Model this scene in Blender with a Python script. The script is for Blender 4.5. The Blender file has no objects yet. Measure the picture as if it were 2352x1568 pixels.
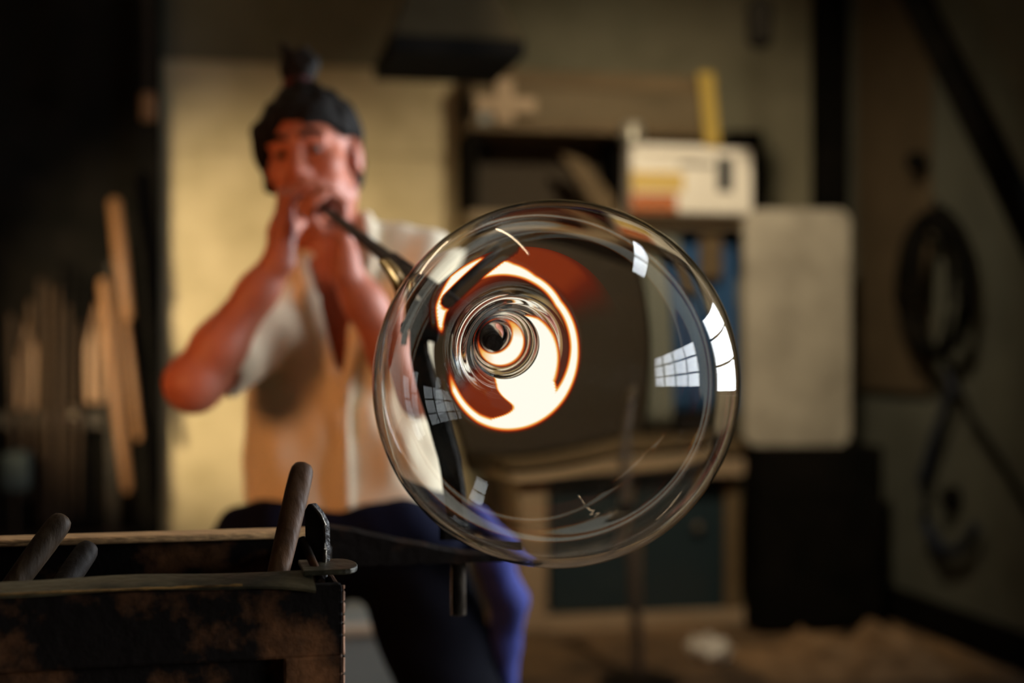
import bpy, bmesh, math, random
import numpy as np
from mathutils import Vector, Matrix, noise
random.seed(7)
sc = bpy.context.scene
C = sc.collection
F = 2352 * 50 / 36.0          # focal length in pixels of the photograph
ZC = 1.33                     # camera height
YAW = math.radians(12.0)      # the room stands turned against the view
U = Vector((math.cos(YAW), math.sin(YAW), 0)); V = Vector((-math.sin(YAW), math.cos(YAW), 0))
RIGHT_A, BACK_B, LEFT_A, REAR_B, CEIL = 3.21, 6.9, -3.2, -2.6, 4.2

# ------------------------------------------------------------------ camera
cd = bpy.data.cameras.new('camera'); cam = bpy.data.objects.new('camera', cd); C.objects.link(cam)
cam.location = (0, 0, ZC); cam.rotation_euler = (math.pi / 2, 0, 0)
cd.lens = 50; cd.sensor_width = 36; cd.clip_start = 0.05
cd.dof.use_dof = True; cd.dof.focus_distance = 1.24; cd.dof.aperture_fstop = 2.5
sc.camera = cam
# ------------------------------------------------------------------ daylight outside the windows
w = bpy.data.worlds.new('sky'); sc.world = w; w.use_nodes = True
bg = w.node_tree.nodes['Background']; bg.inputs[0].default_value = (0.86, 0.93, 1.0, 1); bg.inputs[1].default_value = 27.0
sc.view_settings.view_transform = 'Standard'; sc.view_settings.look = 'None'
sc.view_settings.gamma = 1; sc.view_settings.use_curve_mapping = False
sc.view_settings.exposure = 0.0
cy = sc.cycles
cy.max_bounces = 20; cy.transmission_bounces = 18; cy.transparent_max_bounces = 16; cy.glossy_bounces = 8; cy.diffuse_bounces = 4
cy.caustics_reflective = False; cy.caustics_refractive = True; cy.blur_glossy = 1.0
cy.sample_clamp_indirect = 5; cy.use_denoising = True
FURNACE_L = 50.0; LAMP_W = 330.0; BACK_LAMP_W = 260.0

# ------------------------------------------------------------------ helpers
def P(px, py, D): return Vector(((px - 1176) / F * D, D, ZC + (784 - py) / F * D))
def onplane(px, py, n, k):
    d = Vector(((px - 1176) / F, 1.0, (784 - py) / F)); t = k / d.dot(n)
    return Vector((0, 0, ZC)) + d * t
def B(px, py, off): return onplane(px, py, V, BACK_B - off)       # a plane `off` metres before the back wall
def R(px, py, off): return onplane(px, py, U, RIGHT_A - off)      # the same for the wall on the right
def lerp(a, b, t): return a + (b - a) * t

def mat(name, col, rough=0.7, metal=0.0, col2=None, scale=6.0, bump=0.0, bscale=40.0, stretch=(1, 1, 1), spec=0.4, detail=6, lo=.35, hi=.65, sheen=0):
    m = bpy.data.materials.new(name); m.use_nodes = True
    nt = m.node_tree; b = nt.nodes['Principled BSDF']
    b.inputs['Base Color'].default_value = (*col, 1); b.inputs['Roughness'].default_value = rough
    b.inputs['Metallic'].default_value = metal; b.inputs['Specular IOR Level'].default_value = spec
    if sheen: b.inputs['Sheen Weight'].default_value = sheen
    tc = nt.nodes.new('ShaderNodeTexCoord'); mp = nt.nodes.new('ShaderNodeMapping'); mp.inputs['Scale'].default_value = stretch
    nt.links.new(tc.outputs['Object'], mp.inputs['Vector'])
    if col2:
        n = nt.nodes.new('ShaderNodeTexNoise'); n.inputs['Scale'].default_value = scale; n.inputs['Detail'].default_value = detail
        n.inputs['Roughness'].default_value = .6
        r = nt.nodes.new('ShaderNodeValToRGB'); r.color_ramp.elements[0].position = lo; r.color_ramp.elements[1].position = hi
        r.color_ramp.elements[0].color = (*col, 1); r.color_ramp.elements[1].color = (*col2, 1)
        nt.links.new(mp.outputs[0], n.inputs['Vector']); nt.links.new(n.outputs['Fac'], r.inputs[0]); nt.links.new(r.outputs[0], b.inputs['Base Color'])
    if bump:
        n2 = nt.nodes.new('ShaderNodeTexNoise'); n2.inputs['Scale'].default_value = bscale; n2.inputs['Detail'].default_value = 5
        bp = nt.nodes.new('ShaderNodeBump'); bp.inputs['Strength'].default_value = bump; bp.inputs['Distance'].default_value = .01
        nt.links.new(mp.outputs[0], n2.inputs['Vector']); nt.links.new(n2.outputs['Fac'], bp.inputs['Height']); nt.links.new(bp.outputs[0], b.inputs['Normal'])
    return m
def glow(name, col, s):
    m = bpy.data.materials.new(name); m.use_nodes = True; nt = m.node_tree
    nt.nodes.remove(nt.nodes['Principled BSDF']); e = nt.nodes.new('ShaderNodeEmission')
    e.inputs[0].default_value = (*col, 1); e.inputs[1].default_value = s
    nt.links.new(e.outputs[0], nt.nodes['Material Output'].inputs[0]); return m

class MB:
    def __init__(s): s.bm = bmesh.new()
    def box(s, c, size, rot=None, bev=0.0, seg=2):
        t = bmesh.new(); bmesh.ops.create_cube(t, size=1)
        for v in t.verts: v.co = Vector((v.co.x * size[0], v.co.y * size[1], v.co.z * size[2]))
        if bev: bmesh.ops.bevel(t, geom=t.edges[:], offset=bev, segments=seg, affect='EDGES', profile=.5)
        M = Matrix.Translation(Vector(c)) @ (rot.to_4x4() if rot is not None else Matrix())
        t.transform(M); s._take(t); return s
    def _take(s, t):
        me = bpy.data.meshes.new('x'); t.to_mesh(me); t.free(); s.bm.from_mesh(me); bpy.data.meshes.remove(me)
    def tube(s, pts, rad, n=14, flat=None, up=Vector((0, 0, 1)), closed=False):
        pts = [Vector(p) for p in pts]
        if not hasattr(rad, '__len__'): rad = [rad] * len(pts)
        rings = []; N = len(pts)
        for i, p in enumerate(pts):
            if closed: t = pts[(i + 1) % N] - pts[i - 1]
            else: t = pts[min(i + 1, N - 1)] - pts[max(i - 1, 0)]
            t.normalize(); a = t.cross(up)
            if a.length < 1e-3: a = t.cross(Vector((0, 1, 0)))
            a.normalize(); b = a.cross(t).normalized()
            f = flat if flat else (1, 1)
            rings.append([s.bm.verts.new(p + (a * math.cos(k * 2 * math.pi / n) * f[0] + b * math.sin(k * 2 * math.pi / n) * f[1]) * rad[i]) for k in range(n)])
        for i in range(N if closed else N - 1):
            A, Bq = rings[i], rings[(i + 1) % N]
            for k in range(n): s.bm.faces.new((A[k], A[(k + 1) % n], Bq[(k + 1) % n], Bq[k]))
        if not closed:
            s.bm.faces.new(rings[0][::-1]); s.bm.faces.new(rings[-1])
        return s
    def lathe(s, prof, org=(0, 0, 0), e=Vector((0, 0, 1)), x=None, n=32, cap=True):
        e = Vector(e).normalized(); x = (x or (Vector((1, 0, 0)) if abs(e.x) < .9 else Vector((0, 1, 0))))
        x = (x - e * x.dot(e)).normalized(); y = e.cross(x); org = Vector(org); rings = []
        for (q, r) in prof:
            if r < 1e-6: rings.append([s.bm.verts.new(org + e * q)])
            else: rings.append([s.bm.verts.new(org + e * q + (x * math.cos(k * 2 * math.pi / n) + y * math.sin(k * 2 * math.pi / n)) * r) for k in range(n)])
        for A, Bq in zip(rings, rings[1:]):
            for k in range(n):
                k2 = (k + 1) % n
                if len(A) == 1 and len(Bq) == 1: break
                if len(A) == 1: s.bm.faces.new((A[0], Bq[k2], Bq[k]))
                elif len(Bq) == 1: s.bm.faces.new((A[k], A[k2], Bq[0]))
                else: s.bm.faces.new((A[k], A[k2], Bq[k2], Bq[k]))
        if cap:
            if len(rings[0]) > 1: s.bm.faces.new(rings[0][::-1])
            if len(rings[-1]) > 1: s.bm.faces.new(rings[-1])
        return s
    def prism(s, poly, ext, bev=0.0):
        t = bmesh.new(); ext = Vector(ext)
        a = [t.verts.new(Vector(p)) for p in poly]; b = [t.verts.new(Vector(p) + ext) for p in poly]
        n = len(a); t.faces.new(a); t.faces.new(b[::-1])
        for k in range(n): t.faces.new((a[k], b[k], b[(k + 1) % n], a[(k + 1) % n]))
        bmesh.ops.recalc_face_normals(t, faces=t.faces[:])
        if bev: bmesh.ops.bevel(t, geom=t.edges[:], offset=bev, segments=2, affect='EDGES', profile=.5)
        s._take(t); return s
    def ball(s, c, r, rot=None, jit=0, sub=3, f=12):
        t = bmesh.new(); bmesh.ops.create_icosphere(t, subdivisions=sub, radius=1)
        r = r if hasattr(r, '__len__') else (r, r, r)
        for v in t.verts:
            k = 1 + jit * noise.noise(v.co * f * .2 + Vector(c) * 9) if jit else 1
            v.co = Vector((v.co.x * r[0], v.co.y * r[1], v.co.z * r[2])) * k
        t.transform(Matrix.Translation(Vector(c)) @ (rot.to_4x4() if rot is not None else Matrix())); s._take(t); return s
    def build(s, name, m, parent=None, smooth=None):
        bmesh.ops.recalc_face_normals(s.bm, faces=s.bm.faces[:])
        me = bpy.data.meshes.new(name); s.bm.to_mesh(me); s.bm.free()
        return link(name, me, m, parent, smooth)
def link(name, me, m, parent=None, smooth=None):
    o = bpy.data.objects.new(name, me); C.objects.link(o)
    if m: me.materials.append(m)
    if parent:
        o.parent = parent; o.matrix_parent_inverse = parent_world(parent).inverted()
    if smooth is not None:
        try: me.set_sharp_from_angle(angle=math.radians(smooth))
        except Exception: pass
        for p in me.polygons: p.use_smooth = True
    return o
def parent_world(p):
    M = p.matrix_basis.copy()
    if p.parent: M = parent_world(p.parent) @ p.matrix_parent_inverse @ M
    return M
def tag(o, label, cat, group=None, kind=None):
    o['label'] = label; o['category'] = cat
    if group: o['group'] = group
    if kind: o['kind'] = kind
    return o
def thing(name, loc, label, cat, group=None, kind=None):
    o = bpy.data.objects.new(name, None); C.objects.link(o); o.location = loc; o.empty_display_size = .1
    return tag(o, label, cat, group, kind)
RZ = Matrix.Rotation(YAW, 3, 'Z')
def rbox(mb, a, b, z, bev=0.0):                     # a box in room axes from ranges
    c = U * (a[0] + a[1]) / 2 + V * (b[0] + b[1]) / 2 + Vector((0, 0, (z[0] + z[1]) / 2))
    mb.box(c, (a[1] - a[0], b[1] - b[0], z[1] - z[0]), RZ, bev); return mb
def ab(p): return p.dot(U), p.dot(V), p.z
def slab(mb, x0, y0, x1, y1, off, th, bev=0.004):   # wall-parallel slab whose front face shows at these photo pixels
    a0, b0, z1 = ab(B(x0, y0, off)); a1, _, z0 = ab(B(x1, y1, off))
    zt = ab(B((x0 + x1) / 2, y0, off))[2]; zb = ab(B((x0 + x1) / 2, y1, off))[2]
    rbox(mb, (a0, a1), (b0, b0 + th), (zb, zt), bev); return mb

# ------------------------------------------------------------------ signed-distance body builder
class Field:
    def __init__(s, lo, hi, h):
        s.lo = np.array(lo, np.float32); s.h = h
        s.n = np.ceil((np.array(hi) - s.lo) / h).astype(int) + 1
        s.d = np.full(s.n, 1.0, np.float32)
    def grid(s, lo, hi):
        i0 = np.clip(np.floor((np.array(lo) - s.lo) / s.h).astype(int), 0, s.n - 1)
        i1 = np.clip(np.ceil((np.array(hi) - s.lo) / s.h).astype(int) + 1, 1, s.n)
        sl = tuple(slice(a, b) for a, b in zip(i0, i1))
        ax = [s.lo[k] + s.h * np.arange(i0[k], i1[k], dtype=np.float32) for k in range(3)]
        return sl, np.meshgrid(*ax, indexing='ij')
    def put(s, sl, d, k, sub=False):
        o = s.d[sl]
        if sub:
            hh = np.maximum(k - np.abs(-d - o), 0) / k; s.d[sl] = np.maximum(o, -d) + hh * hh * k * .25
        else:
            hh = np.maximum(k - np.abs(d - o), 0) / k; s.d[sl] = np.minimum(o, d) - hh * hh * k * .25
    def cap(s, a, b, ra, rb=None, k=.02, sub=False):
        rb = ra if rb is None else rb
        a = np.array(a, np.float32); b = np.array(b, np.float32); r = max(ra, rb) + k + 3 * s.h
        sl, (X, Y, Z) = s.grid(np.minimum(a, b) - r, np.maximum(a, b) + r)
        if X.size == 0: return
        ba = b - a; L = float(ba @ ba) + 1e-9
        t = np.clip(((X - a[0]) * ba[0] + (Y - a[1]) * ba[1] + (Z - a[2]) * ba[2]) / L, 0, 1)
        d = np.sqrt((X - a[0] - ba[0] * t) ** 2 + (Y - a[1] - ba[1] * t) ** 2 + (Z - a[2] - ba[2] * t) ** 2) - (ra + (rb - ra) * t)
        s.put(sl, d, k, sub)
    def ell(s, c, r, rot=None, k=.02, sub=False):
        c = np.array(c, np.float32); r = np.array(r, np.float32); m = float(r.max()) + k + 3 * s.h
        sl, (X, Y, Z) = s.grid(c - m, c + m)
        if X.size == 0: return
        q = np.stack([X - c[0], Y - c[1], Z - c[2]])
        if rot is not None: q = np.tensordot(np.array(rot.transposed(), np.float32), q, 1)
        k0 = np.sqrt(sum((q[i] / r[i]) ** 2 for i in range(3))); k1 = np.sqrt(sum((q[i] / r[i] ** 2) ** 2 for i in range(3))) + 1e-6
        s.put(sl, k0 * (k0 - 1) / k1, k, sub)
    def chain(s, pts, rs, k=.012):
        for i in range(len(pts) - 1): s.cap(pts[i], pts[i + 1], rs[i], rs[i + 1], k)
    def carve(s, fn, k=.006):                       # keep only where fn < 0
        sl, (X, Y, Z) = s.grid(s.lo, s.lo + s.n * s.h)
        s.put(sl, -fn(X, Y, Z), k, True)
    def warp(s, fn):
        sl, (X, Y, Z) = s.grid(s.lo, s.lo + s.n * s.h); s.d += fn(X, Y, Z).astype(np.float32)
    def mesh(s, name):
        d = s.d; ins = d < 0; nx, ny, nz = d.shape
        cnt = np.zeros((nx - 1, ny - 1, nz - 1), np.int8)
        off = [(i, j, k) for i in (0, 1) for j in (0, 1) for k in (0, 1)]
        cut = lambda A, o: A[o[0]:nx - 1 + o[0], o[1]:ny - 1 + o[1], o[2]:nz - 1 + o[2]]
        for o in off: cnt += cut(ins, o)
        act = np.argwhere((cnt > 0) & (cnt < 8)); idx = np.full(cnt.shape, -1, np.int64)
        idx[tuple(act.T)] = np.arange(len(act))
        acc = np.zeros((len(act), 3)); num = np.zeros(len(act))
        for o1 in off:
            for ax in range(3):
                if o1[ax]: continue
                o2 = list(o1); o2[ax] = 1
                a = d[tuple((act + o1).T)]; b = d[tuple((act + o2).T)]
                m = (a < 0) != (b < 0); t = np.where(m, a / np.where(m, a - b, 1), 0)
                p = np.array(o1, float) + t[:, None] * (np.array(o2) - np.array(o1))
                acc[m] += p[m]; num[m] += 1
        vs = (act + acc / num[:, None]) * s.h + s.lo; faces = []
        for ax in range(3):
            u, v = (ax + 1) % 3, (ax + 2) % 3
            sl1 = [slice(None)] * 3; sl2 = [slice(None)] * 3; sl1[ax] = slice(0, -1); sl2[ax] = slice(1, None)
            a, b = ins[tuple(sl1)], ins[tuple(sl2)]
            e = np.argwhere(a != b); flip = a[tuple(e.T)]
            ok = (e[:, u] > 0) & (e[:, v] > 0) & (e[:, u] < d.shape[u] - 1) & (e[:, v] < d.shape[v] - 1)
            e, flip = e[ok], flip[ok]
            eu = np.zeros(3, int); eu[u] = 1; ev = np.zeros(3, int); ev[v] = 1
            q = np.stack([idx[tuple((e - eu - ev).T)], idx[tuple((e - ev).T)], idx[tuple(e.T)], idx[tuple((e - eu).T)]], 1)
            q[~flip] = q[~flip][:, ::-1]; faces.append(q)
        fs = np.concatenate(faces); fs = fs[(fs >= 0).all(1)]
        me = bpy.data.meshes.new(name)
        me.vertices.add(len(vs)); me.vertices.foreach_set('co', vs.astype(np.float32).ravel())
        me.loops.add(len(fs) * 4); me.loops.foreach_set('vertex_index', fs.astype(np.int32).ravel())
        me.polygons.add(len(fs)); me.polygons.foreach_set('loop_start', np.arange(0, len(fs) * 4, 4, dtype=np.int32))
        me.polygons.foreach_set('use_smooth', np.ones(len(fs), bool)); me.update(calc_edges=True); me.validate()
        return me

# ------------------------------------------------------------------ materials
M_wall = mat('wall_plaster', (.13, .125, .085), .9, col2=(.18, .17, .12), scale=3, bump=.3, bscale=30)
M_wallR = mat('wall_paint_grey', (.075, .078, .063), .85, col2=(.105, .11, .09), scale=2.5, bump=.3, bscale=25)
M_floor = mat('floor_concrete', (.05, .032, .018), .9, col2=(.20, .12, .06), scale=3, bump=.5, bscale=30)
M_ceil = mat('ceiling_boards', (.025, .022, .018), .9, col2=(.04, .036, .03), spec=.1)
M_sooty = mat('sooty_plaster', (.02, .018, .014), .9, col2=(.045, .04, .032), spec=.1)
M_board = mat('plaster_board', (.40, .345, .215), .85, col2=(.56, .49, .33), scale=4.5, bump=.25, bscale=60, lo=.3, hi=.7)
M_black = mat('soot_black', (.004, .004, .0035), .9, col2=(.008, .007, .006), bump=.3, spec=.03)
M_iron = mat('blackened_iron', (.005, .004, .003), .5, .1, spec=.2, col2=(.018, .012, .008), scale=25, bump=.4, bscale=90)
M_fork = mat('sooty_forged_iron', (.002, .0017, .0014), .55, spec=.10, col2=(.008, .005, .003), scale=25, bump=.3, bscale=90)
M_rust = mat('rusty_steel', (.005, .003, .002), .8, .1, col2=(.14, .055, .020), scale=15, bump=.25, bscale=70, lo=.48, hi=.74, spec=.08)
M_worn = mat('worn_steel_rim', (.012, .012, .007), .5, .2, spec=.25, col2=(.075, .06, .03), scale=18, bump=.3, bscale=80)
M_steel = mat('scratched_steel', (.22, .19, .15), .32, .9, col2=(.08, .065, .05), scale=30, bump=.2, bscale=120)
M_glint = mat('fire_glint_iron', (.55, .32, .10), .28, .5, col2=(.05, .03, .015), scale=20, bump=.3, bscale=80)  # iron with the gold of the furnace light put into its colour
M_handle = mat('old_wood_handle', (.016, .007, .0025), .6, spec=.15, col2=(.10, .042, .013), scale=20, stretch=(1, 1, .2), bump=.4, bscale=60)
M_wood = mat('pale_bench_wood', (.30, .225, .15), .7, col2=(.38, .29, .20), scale=8, stretch=(.2, 1, 1), bump=.2)
M_brown = mat('brown_wood', (.085, .058, .028), .75, col2=(.135, .095, .05), scale=5, stretch=(.3, 1, 1), bump=.2)
M_rod = mat('oiled_wood_rod', (.13, .06, .022), .5, col2=(.22, .11, .045), scale=10, stretch=(1, 1, .1))
M_roddk = mat('dark_wood_rod', (.016, .009, .005), .6, spec=.15, col2=(.035, .02, .01), scale=10, stretch=(1, 1, .1))
M_skin = mat('skin', (.40, .115, .062), .5, col2=(.47, .145, .08), scale=14, bump=.15, bscale=120)
M_hair = mat('dark_hair', (.005, .004, .003), .7, col2=(.012, .009, .007), spec=.12, scale=60, stretch=(1, .2, 1), bump=.6, bscale=110)
M_shirt = mat('cream_cotton_shirt', (.78, .66, .46), .85, col2=(.83, .71, .52), scale=5, bump=.25, bscale=220, sheen=.2)
M_jacket_shade = mat('jacket_cloth_shaded', (.004, .0045, .012), .9, spec=.05, col2=(.006, .007, .018), scale=8, bump=.3, bscale=150)  # jacket cloth with the dark of its front put into the colour
M_jacket_lit = mat('jacket_cloth_lit', (.03, .037, .16), .9, spec=.15, col2=(.042, .05, .20), scale=8, bump=.3, bscale=150)  # same jacket cloth, window light put into the colour
M_trous = mat('dark_work_trousers', (.0025, .0025, .004), .95, col2=(.005, .005, .008), bump=.3, bscale=150, spec=.04)
M_white = mat('white_paint', (.78, .76, .70), .6, col2=(.84, .82, .76))
M_eye = mat('eye', (.16, .10, .075), .3)
M_lip = mat('lips', (.36, .10, .08), .5)

# ------------------------------------------------------------------ the room
st = dict(kind='structure')
fl = rbox(MB(), (LEFT_A - .2, RIGHT_A + .2), (REAR_B - .2, BACK_B + .2), (-.15, 0)).build('floor', M_floor)
tag(fl, 'dark brown dirty concrete workshop floor', 'floor', kind='structure')
def holed(mb, fixed, along, holes, a, zr):
    """wall slab in room axes with rectangular holes along `along`"""
    cuts = sorted(holes); pos = along[0]
    for (h0, h1, z0, z1) in cuts:
        for (p0, p1, q0, q1) in ((pos, h0, zr[0], zr[1]), (h0, h1, zr[0], z0), (h0, h1, z1, zr[1])):
            if p1 - p0 > 1e-4 and q1 - q0 > 1e-4: rbox(mb, *(((fixed), (p0, p1)) if a else ((p0, p1), fixed)), (q0, q1))
        pos = h1
    rbox(mb, *(((fixed), (pos, along[1])) if a else ((pos, along[1]), fixed)), zr); return mb
WIN = [(-2.3, .7, 1.15, 2.25), (1.6, 4.4, 1.05, 2.5)]
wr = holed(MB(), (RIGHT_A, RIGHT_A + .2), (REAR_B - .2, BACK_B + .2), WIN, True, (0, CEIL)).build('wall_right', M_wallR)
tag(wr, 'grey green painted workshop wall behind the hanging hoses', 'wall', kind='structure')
wb = rbox(MB(), (LEFT_A, RIGHT_A), (BACK_B, BACK_B + .2), (0, CEIL)).build('wall_back', M_wall)
tag(wb, 'olive grey plaster wall behind the glassblower and shelves', 'wall', kind='structure')
wl = rbox(MB(), (LEFT_A - .2, LEFT_A), (REAR_B - .2, BACK_B + .2), (0, CEIL)).build('wall_left', M_sooty)
tag(wl, 'dark plaster side wall behind the tool rack', 'wall', kind='structure')
wq = rbox(MB(), (LEFT_A, RIGHT_A), (REAR_B - .2, REAR_B), (0, CEIL)).build('wall_rear', M_sooty)
tag(wq, 'dark plaster wall facing the glassblower', 'wall', kind='structure')
SKY = (2.2, 2.85, .5, 2.4)    # roof window: a range, b range
cm = MB()
rbox(cm, (LEFT_A - .2, SKY[0]), (REAR_B - .2, BACK_B + .2), (CEIL, CEIL + .15)); rbox(cm, (SKY[1], RIGHT_A + .2), (REAR_B - .2, BACK_B + .2), (CEIL, CEIL + .15))
rbox(cm, (SKY[0], SKY[1]), (REAR_B - .2, SKY[2]), (CEIL, CEIL + .15)); rbox(cm, (SKY[0], SKY[1]), (SKY[3], BACK_B + .2), (CEIL, CEIL + .15))
tag(cm.build('ceiling', M_ceil), 'dark boarded workshop ceiling with one roof window', 'ceiling', kind='structure')
# thin window glass
M_pane = bpy.data.materials.new('window_glass'); M_pane.use_nodes = True
nt = M_pane.node_tree; nt.nodes.remove(nt.nodes['Principled BSDF'])
tr = nt.nodes.new('ShaderNodeBsdfTransparent'); gl = nt.nodes.new('ShaderNodeBsdfGlossy'); gl.inputs['Roughness'].default_value = .02
fr = nt.nodes.new('ShaderNodeFresnel'); mx = nt.nodes.new('ShaderNodeMixShader')
nt.links.new(fr.outputs[0], mx.inputs[0]); nt.links.new(tr.outputs[0], mx.inputs[1]); nt.links.new(gl.outputs[0], mx.inputs[2]); nt.links.new(mx.outputs[0], nt.nodes['Material Output'].inputs[0])
def portal(loc, rot, sx, sy):
    l = bpy.data.lights.new('daylight_portal', 'AREA'); l.shape = 'RECTANGLE'; l.size = sx; l.size_y = sy; l.cycles.is_portal = True
    o = bpy.data.objects.new('daylight_portal', l); C.objects.link(o); o.location = loc; o.rotation_euler = rot
for i, (b0, b1, z0, z1) in enumerate(WIN):
    t = thing('window_%d' % (i + 1), U * (RIGHT_A + .1) + V * (b0 + b1) / 2 + Vector((0, 0, z0)), 'tall workshop window with dark glazing bars, %s' % ('beside the glass bench', 'nearer the hanging hoses')[i], 'window', kind='structure')
    f = MB(); A = (RIGHT_A + .05, RIGHT_A + .12)
    for q in (b0, b1 - .06): rbox(f, A, (q, q + .06), (z0, z1), .005)
    for q in (z0, z1 - .06): rbox(f, A, (b0 + .06, b1 - .06), (q, q + .06), .005)
    f.build('window_frame', M_black, t)
    n = 5 - i
    for k in range(1, n):
        q = b0 + (b1 - b0) * k / n; rbox(MB(), (RIGHT_A + .06, RIGHT_A + .11), (q - .02, q + .02), (z0 + .06, z1 - .06), .004).build('glazing_bar', M_black, t)
    for k in range(1, 3):
        q = z0 + (z1 - z0) * k / 3; rbox(MB(), (RIGHT_A + .065, RIGHT_A + .105), (b0 + .06, b1 - .06), (q - .018, q + .018), .004).build('glazing_bar', M_black, t)
    for k in range(n):
        for j in range(3):
            y0 = b0 + (b1 - b0) * k / n; y1 = b0 + (b1 - b0) * (k + 1) / n; q0 = z0 + (z1 - z0) * j / 3; q1 = z0 + (z1 - z0) * (j + 1) / 3
            rbox(MB(), (RIGHT_A + .083, RIGHT_A + .087), (y0 + .01, y1 - .01), (q0 + .01, q1 - .01)).build('pane', M_pane, t)
    rbox(MB(), (RIGHT_A - .06, RIGHT_A + .2), (b0 - .05, b1 + .05), (z0 - .04, z0 - .001), .005).build('window_sill', M_wallR, t)
    portal(U * (RIGHT_A + .17) + V * (b0 + b1) / 2 + Vector((0, 0, (z0 + z1) / 2)), (math.pi / 2, 0, YAW + math.pi / 2), b1 - b0, z1 - z0)
t = thing('window_3', U * (SKY[0] + SKY[1]) / 2 + V * (SKY[2] + SKY[3]) / 2 + Vector((0, 0, CEIL)), 'small two pane roof window in the ceiling', 'window', kind='structure')
f = MB()
for q in (SKY[2], (SKY[2] + SKY[3]) / 2 - .04, SKY[3] - .05): rbox(f, (SKY[0], SKY[1]), (q, q + .08 if q != SKY[3] - .05 else SKY[3]), (CEIL + .03, CEIL + .1))
for q in (SKY[0], SKY[1] - .05): rbox(f, (q, q + .05), (SKY[2], SKY[3]), (CEIL + .03, CEIL + .1))
f.build('window_frame', M_black, t)
for q0, q1 in ((SKY[2], (SKY[2] + SKY[3]) / 2), ((SKY[2] + SKY[3]) / 2, SKY[3])):
    rbox(MB(), SKY[:2], (q0, q1), (CEIL + .06, CEIL + .065)).build('pane', M_pane, t)
portal(U * (SKY[0] + SKY[1]) / 2 + V * (SKY[2] + SKY[3]) / 2 + Vector((0, 0, CEIL + .14)), (0, 0, YAW), SKY[1] - SKY[0], SKY[3] - SKY[2])
tag(rbox(MB(), (RIGHT_A - .03, RIGHT_A), (REAR_B, BACK_B - .12), (0, .16), .006).build('baseboard_right', M_black), 'black skirting board along the grey green wall', 'skirting board', kind='structure')
tag(rbox(MB(), (RIGHT_A - .16, RIGHT_A), (BACK_B - .12, BACK_B), (0, CEIL), .01).build('trim_1', M_black), 'dark post in the room corner between the two walls', 'post', kind='structure')

# ------------------------------------------------------------------ furnace and lamps, some only added for brightness (out of the picture, they light it)
fx = Vector((-1.2, 1.2, 0))
t = thing('glory_hole_furnace', fx, 'round steel reheating furnace with glowing mouth', 'furnace')
ax = Vector((.16, 1, -.03)).normalized()
o0 = fx + Vector((0, 0, 1.42))
MB().lathe([(-.55, 0), (-.55, .33), (.12, .33), (.15, .30), (.15, .17), (-.02, .16), (-.02, 0)], o0, ax, n=40, cap=False).build('drum', M_rust, t, 40)
MB().lathe([(-.015, 0), (-.015, .155), (-.005, .155), (-.005, 0)], o0, ax, n=32, cap=False).build('furnace_mouth', glow('furnace_fire', (1, .40, .13), FURNACE_L), t)
for dx in (-.22, .22):
    for dy in (-.4, .0): MB().box(fx + Vector((dx, dy, .57)), (.05, .05, 1.14), None, .004).build('leg', M_iron, t)
lp = Vector((-1.95, 4.35, 0))  # unseen lamp, added to brighten the pale board
t = thing('added_board_lamp', lp, 'added warm tripod lamp, unseen, brightening the pale board', 'lamp')
hd = lp + Vector((0, 0, 1.15)); aim = (B(450, 760, .1) - hd).normalized()
MB().tube([lp + Vector((0, 0, .5)), hd - Vector((0, 0, .12))], .018).build('pole', M_iron, t, 40)
for k in range(3):
    q = k * 2.094; MB().tube([lp + Vector((0, 0, .7)), lp + Vector((math.cos(q) * .4, math.sin(q) * .4, .012))], .012).build('leg', M_iron, t, 40)
MB().lathe([(-.12, .04), (-.1, .06), (.05, .15), (.06, .155), (.055, .145), (-.08, .05), (-.08, 0)], hd, aim, n=28, cap=False).build('reflector', M_steel, t, 40)
MB().ball(hd - aim * .03, .04, sub=2).build('bulb', glow('added_board_bulb', (1, .72, .36), 40), t, 60)
L = bpy.data.lights.new('added_board_light', 'SPOT'); L.shadow_soft_size = .06; L.spot_size = math.radians(54); L.spot_blend = .8; L.energy = LAMP_W; L.color = (1, .76, .43)
lo = bpy.data.objects.new('added_board_light', L); C.objects.link(lo); lo.parent = t; lo.matrix_parent_inverse = t.matrix_basis.inverted()
lo.location = hd + aim * .07; lo.rotation_euler = aim.to_track_quat('-Z', 'Y').to_euler()

pp0 = Vector((.75, 4.2, 3.15)); pa = (B(1500, 780, .3) - pp0).normalized()  # unseen pendant lamp, added to brighten shelf and workbench
M_tube = glow('fluorescent_glow', (1, .74, .48), 30)
for A, Bq, lab in ((Vector((-.55, .96, 4.08)), Vector((-1.0, 2.97, 4.08)), 'long warm fluorescent batten under the ceiling above the furnace'), (Vector((-2.6, 4.75, 3.4)), Vector((-1.6, 5.25, 3.5)), 'warm fluorescent batten hanging high near the rod rack')):
    t = thing('tube_lamp', (A + Bq) / 2, lab, 'lamp')
    d = (Bq - A).normalized(); up = Vector((0, 0, 1)); sd = d.cross(up).normalized(); Rm = Matrix((d, -sd, d.cross(-sd))).transposed()
    MB().box((A + Bq) / 2 + Vector((0, 0, .05)), ((Bq - A).length + .1, .07, .05), Rm, .005).build('housing', M_white if 'M_white' in globals() else M_iron, t)
    MB().tube([A, Bq], .016, 12).build('tube', M_tube, t, 50)
    for q in (.15, .85):
        p_ = lerp(A, Bq, q); MB().tube([p_ + Vector((0, 0, .06)), Vector((p_.x, p_.y, CEIL - .002))], .004, 6).build('hanger', M_iron, t)
t = thing('added_back_lamp', pp0, 'added warm pendant lamp, unseen, brightening the back shelves', 'lamp')
MB().tube([pp0 - pa * .1, Vector((pp0.x - pa.x * .1, pp0.y - pa.y * .1, CEIL - .002))], .008, 8).build('cord', M_black, t, 60)
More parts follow.
